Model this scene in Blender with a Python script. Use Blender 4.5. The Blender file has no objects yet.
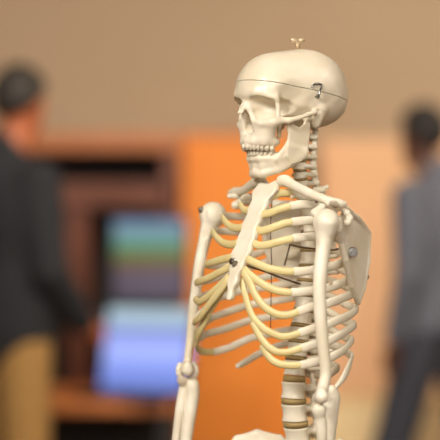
import bpy, bmesh, math, random
import numpy as np
from mathutils import Vector, Matrix

S = bpy.context.scene
COL = S.collection
random.seed(4)
PI = math.pi

# ------------------------------------------------------------------ camera
CAM_H = 1.27
F = 1984.0                       # focal length in pixels of the 440 px frame
cam_d = bpy.data.cameras.new('camera')
cam_d.sensor_width = 36.0
cam_d.lens = F * 36.0 / 440.0
cam_d.clip_end = 60
cam_d.dof.use_dof = True
cam_d.dof.focus_distance = 3.12
cam_d.dof.aperture_fstop = 2.15
cam = bpy.data.objects.new('camera', cam_d)
COL.objects.link(cam)
cam.location = (0, 0, CAM_H)
cam.rotation_euler = (PI / 2, 0, 0)
S.camera = cam

# ------------------------------------------------------------------ light
w = bpy.data.worlds.new('world')
S.world = w
w.use_nodes = True
bg = w.node_tree.nodes['Background']
bg.inputs[0].default_value = (1.0, 0.93, 0.84, 1)
bg.inputs[1].default_value = 0.5
S.view_settings.view_transform = 'Standard'
S.view_settings.look = 'None'
S.view_settings.gamma = 1
S.view_settings.use_curve_mapping = False
S.view_settings.exposure = 0.0
S.cycles.use_denoising = True
S.cycles.max_bounces = 6


def area(name, loc, target, size, power, col, size_y=None):
    l = bpy.data.lights.new(name, 'AREA')
    l.energy = power
    l.color = col
    l.size = size
    if size_y:
        l.shape = 'RECTANGLE'
        l.size_y = size_y
    o = bpy.data.objects.new(name, l)
    COL.objects.link(o)
    o.location = loc
    d = Vector(target) - Vector(loc)
    o.rotation_euler = d.to_track_quat('-Z', 'Y').to_euler()
    return o


area('ceiling_panel_key', (-1.3, 1.0, 2.9), (0.1, 3.2, 1.2), 0.8, 118, (1.0, 0.94, 0.86))
area('fill_light_front', (0.4, -0.8, 2.9), (0.1, 3.2, 1.0), 1.2, 105, (1.0, 0.955, 0.88))  # unseen fill added on the camera side to brighten the lower bones
area('fill_light_right', (2.0, 2.6, 2.9), (0.3, 3.3, 1.0), 0.9, 26, (1.0, 0.92, 0.8))  # weak fill added from the right to lighten the near shoulder blade
area('ceiling_panel_back', (0.3, 4.6, 2.9), (0.3, 8.2, 0.5), 1.4, 115, (1.0, 0.9, 0.76))
area('ceiling_panel_rear_right', (1.8, 6.0, 2.9), (1.6, 8.4, 0.6), 1.0, 45, (1.0, 0.86, 0.68))

# ------------------------------------------------------------------ materials
def srgb(r, g, b):
    f = lambda c: (c / 255 / 12.92) if c / 255 <= 0.04045 else ((c / 255 + 0.055) / 1.055) ** 2.4
    return (f(r), f(g), f(b), 1)


def mat(name, c1, c2=None, scale=6.0, rough=0.5, metal=0.0, bump=0.0, sss=0.0, stretch=(1, 1, 1), spec=0.5, detail=4):
    m = bpy.data.materials.new(name)
    m.use_nodes = True
    nt = m.node_tree
    b = nt.nodes['Principled BSDF']
    b.inputs['Roughness'].default_value = rough
    b.inputs['Metallic'].default_value = metal
    b.inputs['Specular IOR Level'].default_value = spec
    if sss:
        b.inputs['Subsurface Weight'].default_value = sss
        b.inputs['Subsurface Radius'].default_value = (1, .6, .35)
        b.inputs['Subsurface Scale'].default_value = 0.004
    tc = nt.nodes.new('ShaderNodeTexCoord')
    mp = nt.nodes.new('ShaderNodeMapping')
    mp.inputs['Scale'].default_value = stretch
    nt.links.new(tc.outputs['Object'], mp.inputs[0])
    n = nt.nodes.new('ShaderNodeTexNoise')
    n.inputs['Scale'].default_value = scale
    n.inputs['Detail'].default_value = detail
    nt.links.new(mp.outputs[0], n.inputs['Vector'])
    r = nt.nodes.new('ShaderNodeValToRGB')
    r.color_ramp.elements[0].color = c1
    r.color_ramp.elements[1].color = c2 or c1
    r.color_ramp.elements[0].position = 0.35
    r.color_ramp.elements[1].position = 0.65
    nt.links.new(n.outputs['Fac'], r.inputs[0])
    nt.links.new(r.outputs[0], b.inputs['Base Color'])
    if bump:
        bp = nt.nodes.new('ShaderNodeBump')
        bp.inputs['Strength'].default_value = bump
        bp.inputs['Distance'].default_value = 0.002
        nt.links.new(n.outputs['Fac'], bp.inputs['Height'])
        nt.links.new(bp.outputs[0], b.inputs['Normal'])
    return m


M = {}
M['bone'] = mat('bone_plastic', srgb(240, 232, 213), srgb(226, 215, 190), 22, .38, bump=.25, sss=.12)
M['skull'] = mat('skull_plastic', srgb(232, 221, 199), srgb(222, 209, 183), 14, .33, bump=.08, sss=.12)
M['cartilage'] = mat('cartilage_rubber', srgb(229, 212, 156), srgb(217, 198, 138), 25, .4, bump=.1, sss=.2)
M['disc'] = mat('disc_rubber', srgb(176, 150, 98), srgb(160, 134, 84), 40, .5)
M['tooth'] = mat('tooth_enamel', srgb(222, 211, 188), srgb(212, 200, 176), 60, .3)
M['steel'] = mat('steel', srgb(190, 187, 182), srgb(130, 127, 122), 80, .3, metal=1)
M['darkwire'] = mat('dark_wire', srgb(122, 96, 70), srgb(88, 66, 48), 60, .4, metal=.4)
M['brass'] = mat('brass', srgb(206, 184, 152), srgb(180, 156, 122), 60, .45, metal=.5)
M['thread'] = mat('red_brown_thread', srgb(110, 52, 36), srgb(80, 40, 30), 90, .7)
M['stand'] = mat('stand_enamel', srgb(225, 225, 222), srgb(205, 205, 202), 20, .35)
M['rubber'] = mat('black_rubber', srgb(28, 28, 28), srgb(38, 38, 38), 60, .7)
M['wall'] = mat('wall_paint', srgb(190, 166, 138), srgb(185, 161, 132), 1.2, .85)
M['peach'] = mat('peach_panel_paint', srgb(246, 200, 156), srgb(240, 192, 148), 1.5, .8)
M['ceiling'] = mat('ceiling_paint', srgb(222, 214, 200), srgb(214, 206, 192), 2, .9)
M['floor'] = mat('floor_carpet', srgb(120, 92, 66), srgb(104, 78, 56), 40, .95, bump=.3)
M['orange'] = mat('orange_laminate', srgb(252, 152, 50), srgb(245, 142, 42), 3, .6, stretch=(6, 6, .4))
M['wood'] = mat('brown_wood', srgb(124, 60, 24), srgb(98, 45, 18), 4, .5, stretch=(.6, 4, 6))
M['woodtop'] = mat('light_brown_wood', srgb(200, 122, 62), srgb(180, 104, 50), 4, .5, stretch=(.6, 4, 6))
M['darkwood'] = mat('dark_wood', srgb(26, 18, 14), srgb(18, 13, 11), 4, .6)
M['plastic'] = mat('black_plastic', srgb(28, 28, 32), srgb(36, 36, 40), 30, .45)
M['skin'] = mat('skin', srgb(172, 98, 62), srgb(160, 88, 54), 9, .5, sss=.1)
M['skin_dark'] = mat('deep_brown_skin', srgb(92, 58, 44), srgb(80, 50, 38), 9, .5, sss=.05)
M['hair'] = mat('dark_hair', srgb(42, 34, 28), srgb(26, 22, 18), 60, .7, bump=.6, stretch=(1, 1, .3))
M['hair2'] = mat('black_hair', srgb(30, 24, 22), srgb(20, 17, 15), 90, .8, bump=.6)
M['jacket'] = mat('navy_black_knit', srgb(28, 29, 34), srgb(21, 22, 26), 50, .9, bump=.3)
M['khaki'] = mat('khaki_twill', srgb(158, 120, 66), srgb(144, 108, 58), 40, .9, bump=.2)
M['bluegrey'] = mat('blue_grey_cloth', srgb(92, 94, 105), srgb(80, 82, 93), 30, .9, bump=.2)
M['slate'] = mat('dark_slate_cloth', srgb(62, 64, 74), srgb(50, 52, 62), 30, .9, bump=.2)
M['shoe'] = mat('dark_leather', srgb(40, 28, 22), srgb(30, 22, 18), 20, .4)


def screen_mat(name, rows, vertical_axis=2, strength=1.0):
    m = bpy.data.materials.new(name)
    m.use_nodes = True
    nt = m.node_tree
    b = nt.nodes['Principled BSDF']
    tc = nt.nodes.new('ShaderNodeTexCoord')
    sp = nt.nodes.new('ShaderNodeSeparateXYZ')
    nt.links.new(tc.outputs['Generated'], sp.inputs[0])
    r = nt.nodes.new('ShaderNodeValToRGB')
    r.color_ramp.interpolation = 'CONSTANT'
    els = r.color_ramp.elements
    els[0].position = rows[0][0]
    els[0].color = rows[0][1]
    els[1].position = rows[1][0]
    els[1].color = rows[1][1]
    for p, c in rows[2:]:
        e = els.new(p)
        e.color = c
    nt.links.new(sp.outputs[vertical_axis], r.inputs[0])
    b.inputs['Base Color'].default_value = (0.01, 0.01, 0.01, 1)
    b.inputs['Roughness'].default_value = 0.3
    nt.links.new(r.outputs[0], b.inputs['Emission Color'])
    b.inputs['Emission Strength'].default_value = strength
    return m


# ------------------------------------------------------------------ mesh helpers
def link(name, me, material=None, parent=None, loc=None):
    o = bpy.data.objects.new(name, me)
    COL.objects.link(o)
    if material:
        me.materials.append(material)
    if parent:
        o.parent = parent
    if loc is not None:
        o.location = loc
    return o


def empty(name, loc, rz=0.0, parent=None):
    o = bpy.data.objects.new(name, None)
    COL.objects.link(o)
    o.location = loc
    o.rotation_euler = (0, 0, rz)
    o.empty_display_size = .1
    if parent:
        o.parent = parent
    return o


def tag(o, label, cat, group=None):
    o['label'] = label
    o['category'] = cat
    if group:
        o['group'] = group
    return o


def mesh_from(name, verts, faces, smooth=True):
    me = bpy.data.meshes.new(name)
    verts = np.asarray(verts, dtype=np.float32)
    if isinstance(faces, np.ndarray):
        nf, k = faces.shape
        me.vertices.add(len(verts))
        me.vertices.foreach_set('co', verts.ravel())
        me.loops.add(nf * k)
        me.loops.foreach_set('vertex_index', faces.astype(np.int32).ravel())
        me.polygons.add(nf)
        me.polygons.foreach_set('loop_start', np.arange(0, nf * k, k, dtype=np.int32))
        me.polygons.foreach_set('loop_total', np.full(nf, k, dtype=np.int32))
        me.update(calc_edges=True)
        me.validate()
    else:
        me.from_pydata([tuple(v) for v in verts], [], faces)
    me.polygons.foreach_set('use_smooth', np.full(len(me.polygons), smooth))
    me.update()
    return me


def surface_nets(f, lo, hi, res):
    """Mesh of the zero level of f over a box."""
    ax = [np.arange(lo[i], hi[i] + res, res, dtype=np.float32) for i in range(3)]
    X = ax[0][:, None, None]
    Y = ax[1][None, :, None]
    Z = ax[2][None, None, :]
    D = np.broadcast_to(f(X, Y, Z), (len(ax[0]), len(ax[1]), len(ax[2]))).astype(np.float32).copy()
    D[0] = D[-1] = 1
    D[:, 0] = D[:, -1] = 1
    D[:, :, 0] = D[:, :, -1] = 1
    In = D < 0
    s = np.zeros(tuple(n - 1 for n in D.shape), np.int8)
    cs = [(i, j, k) for i in (0, 1) for j in (0, 1) for k in (0, 1)]
    for (i, j, k) in cs:
        s += In[i:i + s.shape[0], j:j + s.shape[1], k:k + s.shape[2]]
    act = (s > 0) & (s < 8)
    idx = np.argwhere(act)
    vid = np.full(s.shape, -1, np.int32)
    vid[act] = np.arange(len(idx))
    acc = np.zeros((len(idx), 3), np.float32)
    cnt = np.zeros(len(idx), np.float32)
    for a in cs:
        for d in range(3):
            if a[d]:
                continue
            b = list(a)
            b[d] = 1
            p = idx + np.array(a)
            q = idx + np.array(b)
            d0 = D[p[:, 0], p[:, 1], p[:, 2]]
            d1 = D[q[:, 0], q[:, 1], q[:, 2]]
            m = (d0 < 0) != (d1 < 0)
            t = np.where(m, d0 / np.where(m, d0 - d1, 1), 0)
            v = p.astype(np.float32)
            v[:, d] += t
            acc += v * m[:, None]
            cnt += m
    V = acc / np.maximum(cnt, 1)[:, None] * res + np.array(lo, np.float32)
    Fs = []
    for d in range(3):
        e, g = [(1, 2), (2, 0), (0, 1)][d]
        sl0 = [slice(1, -1)] * 3
        sl1 = [slice(1, -1)] * 3
        sl0[d] = slice(0, -1)
        sl1[d] = slice(1, None)
        A = In[tuple(sl0)]
        B = In[tuple(sl1)]
        for flip, mk in ((False, A & ~B), (True, ~A & B)):
            c = np.argwhere(mk)
            if not len(c):
                continue
            off = np.array([1, 1, 1])
            off[d] = 0
            c = c + off
            ee = np.eye(3, dtype=int)
            q = []
            for (de, dg) in ((-1, -1), (0, -1), (0, 0), (-1, 0)):
                cc = c + ee[e] * de + ee[g] * dg
                q.append(vid[cc[:, 0], cc[:, 1], cc[:, 2]])
            q = np.stack(q, 1)
            if flip:
                q = q[:, ::-1]
            Fs.append(q)
    return V, np.concatenate(Fs)


# SDF pieces -------------------------------------------------------
def ell(X, Y, Z, c, r):
    x, y, z = (X - c[0]) / r[0], (Y - c[1]) / r[1], (Z - c[2]) / r[2]
    k = np.sqrt(x * x + y * y + z * z)
    return (k - 1) * min(r) * np.where(k > 1, 1.0, 1.0)


def cone(X, Y, Z, a, b, ra, rb=None):
    rb = ra if rb is None else rb
    a = np.array(a, float)
    b = np.array(b, float)
    d = b - a
    L = float(d @ d) + 1e-9
    t = np.clip(((X - a[0]) * d[0] + (Y - a[1]) * d[1] + (Z - a[2]) * d[2]) / L, 0, 1)
    return np.sqrt((X - a[0] - d[0] * t) ** 2 + (Y - a[1] - d[1] * t) ** 2 + (Z - a[2] - d[2] * t) ** 2) - (ra + (rb - ra) * t)


def su(a, b, k=.5):
    h = np.clip(.5 + .5 * (b - a) / k, 0, 1)
    return b + (a - b) * h - k * h * (1 - h)


def ss(a, b, k=.3):          # a minus b
    return -su(-a, b, k)


def chain(X, Y, Z, pts, k=.3):
    """pts: (x,y,z,r) polyline of cones"""
    d = None
    for p, q in zip(pts[:-1], pts[1:]):
        c = cone(X, Y, Z, p[:3], q[:3], p[3], q[3])
        d = c if d is None else su(d, c, k)
    return d


def tri(X, Y, Z, a, b, c, th):
    a, b, c = (np.array(p[:3], float) for p in (a, b, c))
    ba, cb, ac = b - a, c - b, a - c
    n = np.cross(ba, ac)
    def dot(v, P):
        return v[0] * P[0] + v[1] * P[1] + v[2] * P[2]
    pa = (X - a[0], Y - a[1], Z - a[2])
    pb = (X - b[0], Y - b[1], Z - b[2])
    pc = (X - c[0], Y - c[1], Z - c[2])
    s = np.sign(dot(np.cross(ba, n), pa)) + np.sign(dot(np.cross(cb, n), pb)) + np.sign(dot(np.cross(ac, n), pc))
    def ed(v, P):
        t = np.clip(dot(v, P) / float(v @ v), 0, 1)
        return (P[0] - v[0] * t) ** 2 + (P[1] - v[1] * t) ** 2 + (P[2] - v[2] * t) ** 2
    e = np.minimum(np.minimum(ed(ba, pa), ed(cb, pb)), ed(ac, pc))
    pl = dot(n, pa) ** 2 / float(n @ n)
    return np.sqrt(np.where(s < 2, e, pl)) - th


def poly2(A, B, pts):
    """signed distance of a 2-D polygon"""
    d = None
    inside = None
    n = len(pts)
    for i in range(n):
        ax, ay = pts[i]
        bx, by = pts[i - 1]
        ex, ey = bx - ax, by - ay
        wx, wy = A - ax, B - ay
        t = np.clip((wx * ex + wy * ey) / (ex * ex + ey * ey), 0, 1)
        q = (wx - ex * t) ** 2 + (wy - ey * t) ** 2
        d = q if d is None else np.minimum(d, q)
        c = ((B >= ay) & (B < by) & (ex * wy > ey * wx)) | ((B < ay) & (B >= by) & (ex * wy < ey * wx))
        inside = c if inside is None else inside ^ c
    return np.where(inside, -1, 1) * np.sqrt(d)


# ------------------------------------------------------------------ body frame of the skeleton
# body coordinates in cm: x to the skeleton's left, y forward, z up, origin in its twelfth thoracic vertebra
YAW = math.radians(48)
cy, sy = math.cos(YAW), math.sin(YAW)
YO = 3.2
XO = 75 * YO / F
ZO = CAM_H - 148 * YO / F


def P(u, v, x=None, y=None):
    """point of the skeleton seen at photograph position u, v, given its sideways or forward coordinate"""
    k = (u - 220) / F
    if x is not None:
        y = (k * YO - .01 * k * x * sy - XO - .01 * x * cy) / (.01 * (k * cy - sy))
    else:
        x = (k * YO - .01 * k * y * cy - XO + .01 * y * sy) / (.01 * (cy + k * sy))
    Y = YO - .01 * (x * sy + y * cy)
    z = (CAM_H + (220 - v) / F * Y - ZO) * 100
    return np.array([x, y, z])


def proj(x, y, z=0.0):
    Y = YO - .01 * (x * sy + y * cy)
    X = XO + .01 * (x * cy - y * sy)
    return 220 + F * X / Y, 220 - F * (ZO + .01 * z - CAM_H) / Y


def zat(x, y, v):
    Y = YO - .01 * (x * sy + y * cy)
    return (CAM_H + (220 - v) / F * Y - ZO) * 100


skeleton = empty('skeleton', (XO, YO, 0), PI - YAW)
tag(skeleton, 'off-white anatomical teaching skeleton with yellow rib cartilage and screwed skull cap, in sharp focus', 'skeleton')


def L(p):
    return Vector((-p[0] * .01, p[1] * .01, ZO + p[2] * .01))


def sdf_part(name, f, lo, hi, res, material, parent=None, origin=None, smooth_it=0):
    V, Fc = surface_nets(f, lo, hi, res)
    o0 = np.array(origin if origin is not None else [(lo[i] + hi[i]) / 2 for i in range(3)], float)
    V = (V - o0) * .01
    V[:, 0] *= -1
    me = mesh_from(name, V, Fc[:, ::-1])
    par = parent or skeleton
    ob = link(name, me, material, par)
    if par is skeleton:
        ob.location = L(o0)
    return ob


def catmull(pts, n=6):
    P_ = [np.array(p, float) for p in pts]
    P_ = [2 * P_[0] - P_[1]] + P_ + [2 * P_[-1] - P_[-2]]
    out = []
    for i in range(1, len(P_) - 2):
        p0, p1, p2, p3 = P_[i - 1:i + 3]
        for j in range(n):
            t = j / n
            out.append(.5 * ((2 * p1) + (-p0 + p2) * t + (2 * p0 - 5 * p1 + 4 * p2 - p3) * t * t + (-p0 + 3 * p1 - 3 * p2 + p3) * t ** 3))
    out.append(P_[-2])
    return out


def tube_mesh(name, pts, w, h, up=(0, 0, 1), seg=14, caps=.75):
    """pts in metres; w(t), h(t): half thickness across / along `up`."""
    pts = [np.array(p, float) for p in pts]
    n = len(pts)
    up = np.array(up, float)
    V, Fc = [], []
    rings = []
    ts = np.linspace(0, 1, n)
    for i in range(n):
        tg = pts[min(i + 1, n - 1)] - pts[max(i - 1, 0)]
        tg /= np.linalg.norm(tg) + 1e-12
        side = np.cross(tg, up)
        if np.linalg.norm(side) < .15:
            side = np.cross(tg, (1, 0, 0))
        side /= np.linalg.norm(side)
        u2 = np.cross(side, tg)
        rings.append((pts[i], tg, side, u2, w(ts[i]), h(ts[i])))
    full = []
    p, tg, sd, u2, ww, hh = rings[0]
    for a in (.25, .7):
        full.append((p - tg * min(ww, hh) * caps * (1 - a), sd, u2, ww * math.sin(a * PI / 2) , hh * math.sin(a * PI / 2)))
    for (p, tg, sd, u2, ww, hh) in rings:
        full.append((p, sd, u2, ww, hh))
    p, tg, sd, u2, ww, hh = rings[-1]
    for a in (.7, .25):
        full.append((p + tg * min(ww, hh) * caps * (1 - a), sd, u2, ww * math.sin(a * PI / 2), hh * math.sin(a * PI / 2)))
    for (p, sd, u2, ww, hh) in full:
        for k in range(seg):
            an = 2 * PI * k / seg
            V.append(p + sd * math.cos(an) * ww + u2 * math.sin(an) * hh)
    m = len(full)
    for i in range(m - 1):
        for k in range(seg):
            k2 = (k + 1) % seg
            Fc.append((i * seg + k, i * seg + k2, (i + 1) * seg + k2, (i + 1) * seg + k))
    Fc.append(tuple(range(seg))[::-1])
    Fc.append(tuple((m - 1) * seg + k for k in range(seg)))
    me = mesh_from(name, V, Fc)
    bm = bmesh.new()
    bm.from_mesh(me)
    bmesh.ops.recalc_face_normals(bm, faces=bm.faces)
    bm.to_mesh(me)
    bm.free()
    return me


def body_tube(name, pts, w, h, material, parent=None, n=6, seg=14, smooth=True):
    """pts in body cm"""
    q = catmull(pts, n) if smooth else [np.array(p, float) for p in pts]
    c = sum(q) / len(q)
    par = parent or skeleton
    q2 = [(-(p[0] - c[0]) * .01, (p[1] - c[1]) * .01, (p[2] - c[2]) * .01) for p in q]
    wf = w if callable(w) else (lambda t: w)
    hf = h if callable(h) else (lambda t: h)
    me = tube_mesh(name, q2, lambda t: wf(t) * .01, lambda t: hf(t) * .01, seg=seg)
    o = link(name, me, material, par)
    o.location = L(c) if par is skeleton else L(c) - par_origin(par)
    return o


def par_origin(p):
    return p.location.copy()


def boxes(name, blist, material, parent=None, loc=(0, 0, 0), bevel=0.004, rz=0, rx=0):
    """blist: (cx,cy,cz,sx,sy,sz) in metres, one mesh"""
    bm = bmesh.new()
    for (x, y, z, a, b, c) in blist:
        r = bmesh.ops.create_cube(bm, size=1)
        bmesh.ops.scale(bm, vec=(a, b, c), verts=r['verts'])
        bmesh.ops.translate(bm, vec=(x, y, z), verts=r['verts'])
    if bevel:
        bmesh.ops.bevel(bm, geom=list(bm.edges), offset=bevel, segments=2, affect='EDGES', clamp_overlap=True)
    me = bpy.data.meshes.new(name)
    bm.to_mesh(me)
    bm.free()
    o = link(name, me, material, parent, loc)
    o.rotation_euler = (rx, 0, rz)
    return o


# ================================================================== SETTING
def struct(o):
    o['kind'] = 'structure'
    return o


WALL_Y = 8.6
struct(boxes('floor', [(0, 3, -.05, 11, 13, .1)], M['floor'], bevel=0))
struct(boxes('ceiling', [(0, 3, 3.05, 11, 13, .1)], M['ceiling'], bevel=0))
struct(boxes('wall_back', [(0, WALL_Y + .06, 1.5, 11, .12, 3.0)], M['wall'], bevel=0))
struct(boxes('wall_left', [(-5.06, 3, 1.5, .12, 11, 3.0)], M['wall'], bevel=0))
struct(boxes('wall_right', [(5.06, 3, 1.5, .12, 11, 3.0)], M['wall'], bevel=0))


def at(u, v, Y):
    return Vector(((u - 220) / F * Y, Y, CAM_H + (220 - v) / F * Y))


# brown wooden cabinet with open shelves, left
cab = empty('shelf_cabinet', (at(115, 0, 8.0).x, 8.2, 0))
tag(cab, 'brown wooden open shelf cabinet with dark recesses behind the screens', 'cabinet')
CW = .98
xl, xr = at(-40, 0, 7.9).x - cab.location.x, at(178, 0, 7.9).x - cab.location.x
xm, wd = (xl + xr) / 2, xr - xl
zt = at(0, 133, 7.9).z
boxes('top_panel', [(xm, 0, zt - .035, wd, .6, .07)], M['woodtop'], cab)
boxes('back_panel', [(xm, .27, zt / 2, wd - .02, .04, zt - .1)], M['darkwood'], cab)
for k, (v0, v1) in enumerate(((182, 208), (404, 416))):
    z0, z1 = at(0, v1, 7.9).z, at(0, v0, 7.9).z
    boxes('shelf', [(xm, 0, (z0 + z1) / 2, wd - .06, .56, z1 - z0)], M['wood'], cab)
boxes('side_panel', [(xl + .015, 0, zt / 2 - .04, .03, .56, zt - .08)], M['wood'], cab)
boxes('side_panel', [(xr - .03, 0, zt / 2 - .04, .06, .56, zt - .08)], M['wood'], cab)
x0 = at(77, 0, 7.9).x - cab.location.x
zs = at(0, 207, 7.9).z
boxes('divider', [(x0, 0, (zs + at(0, 404, 7.9).z) / 2, .085, .5, zs - at(0, 404, 7.9).z)], M['wood'], cab)

# bright orange panel / partition behind the chest
xa, xb = at(181, 0, 7.9).x, at(308, 0, 7.9).x
pan = empty('orange_partition', ((xa + xb) / 2, 8.2, 0))
tag(pan, 'bright orange free-standing partition behind the skeleton chest', 'partition')
pan['kind'] = 'thing'
boxes('panel', [(0, 0, zt / 2 + .02, xb - xa, .06, zt - .04)], M['orange'], pan)
boxes('foot', [(-.18, 0, .02, .05, .5, .04)], M['plastic'], pan)
boxes('foot', [(.18, 0, .02, .05, .5, .04)], M['plastic'], pan)
boxes('edge_strip', [(0, 0, zt + .005, xb - xa, .065, .02)], M['woodtop'], pan)

# pale peach partition at right
xa, xb = at(322, 0, 8.3).x, at(520, 0, 8.3).x
zt2 = at(0, 138, 8.3).z
pp = empty('peach_partition', ((xa + xb) / 2, 8.4, 0))
tag(pp, 'pale peach free-standing partition behind the person at the right edge', 'partition')
pp['kind'] = 'thing'
boxes('panel', [(0, 0, zt2 / 2 + .02, xb - xa, .05, zt2 - .04)], M['peach'], pp)
boxes('foot', [(-.3, 0, .02, .05, .36, .04)], M['plastic'], pp)
boxes('foot', [(.3, 0, .02, .05, .36, .04)], M['plastic'], pp)

# tabletop with pale cloth, made up to stand in for a low glow
M['cloth'] = mat('pale_glow_cloth', srgb(250, 222, 172), srgb(244, 214, 162), 20, .9, bump=.1)
tb = empty('glow_stand_in', (at(384, 0, 7.6).x, 7.62, 0))
tag(tb, 'made-up low tabletop under a pale yellow cloth, standing in for a glow, at the foot of the peach partition', 'glow_stand_in')
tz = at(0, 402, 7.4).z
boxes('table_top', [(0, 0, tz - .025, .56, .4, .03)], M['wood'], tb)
for sx in (-.24, .24):
    for yy in (-.16, .16):
        boxes('leg', [(sx, yy, (tz - .04) / 2, .035, .035, tz - .04)], M['wood'], tb)
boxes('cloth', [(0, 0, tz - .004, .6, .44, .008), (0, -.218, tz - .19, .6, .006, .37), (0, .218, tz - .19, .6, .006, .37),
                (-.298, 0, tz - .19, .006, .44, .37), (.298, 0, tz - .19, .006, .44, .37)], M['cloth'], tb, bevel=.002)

# desk with the screens
dk = empty('desk', (at(115, 0, 6.9).x, 7.05, 0))
tag(dk, 'brown wooden desk carrying the two glowing screens', 'desk')
dz = at(0, 397, 6.9).z
boxes('desk_top', [(-.22, 0, dz - .02, .86, .6, .045)], M['woodtop'], dk)
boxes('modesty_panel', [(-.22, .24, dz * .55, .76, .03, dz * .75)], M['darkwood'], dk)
for sx in (-.62, .18):
    for yy in (-.26, .26):
        boxes('leg', [(sx, yy, (dz - .045) / 2, .05, .05, dz - .045)], M['darkwood'], dk)

c = srgb
up = screen_mat('teal_green_screen', [(0, c(70, 66, 84)), (.12, c(96, 80, 100)), (.28, c(86, 76, 90)), (.42, c(122, 84, 52)), (.52, c(96, 116, 44)),
                                      (.60, c(70, 124, 60)), (.67, c(96, 150, 140)), (.82, c(100, 148, 164)), (.93, c(110, 130, 180))], strength=.9)
lowm = screen_mat('pale_blue_screen', [(0, c(120, 140, 220)), (.3, c(160, 176, 250)), (.55, c(150, 164, 235)), (.70, c(98, 110, 160)), (.76, c(160, 184, 210)),
                                       (.9, c(176, 198, 205))], strength=1.15)
# upper monitor stands further back on the desk, lower one is a laptop in front of it
mo = empty('monitor', (at(149, 0, 7.2).x, 7.24, dz + .0025))
tag(mo, 'upper flat monitor showing teal and green picture bands, above the laptop', 'monitor')
zc = at(0, 261, 7.2).z - (dz + .0025)
mw, mh = 70 / F * 7.2, 80 / F * 7.2
boxes('housing', [(0, 0, zc, mw + .03, .03, mh + .03)], M['plastic'], mo)
s_ = boxes('screen', [(0, -.017, zc, mw, .006, mh)], up, mo, bevel=0)
s_['label'] = 'lit screen with teal, green and mauve bands'
boxes('neck', [(0, .035, zc / 2, .05, .03, zc)], M['plastic'], mo)
boxes('foot', [(0, .02, .008, .24, .18, .016)], M['plastic'], mo)

lp = empty('laptop', (at(132, 0, 6.85).x, 6.86, dz + .0025), math.radians(-24))
tag(lp, 'open laptop with bright pale blue screen, standing on the brown desk', 'laptop')
boxes('keyboard_base', [(0, -.02, .008, .34, .2, .016)], M['plastic'], lp)
lid = boxes('lid', [(0, 0, .15, .345, .012, .30)], M['plastic'], lp, loc=(0, .085, .012), rx=math.radians(-14))
s_ = boxes('screen', [(0, -.008, .152, .33, .004, .285)], lowm, lid, bevel=0)
s_['label'] = 'lit pale blue screen'

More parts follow.
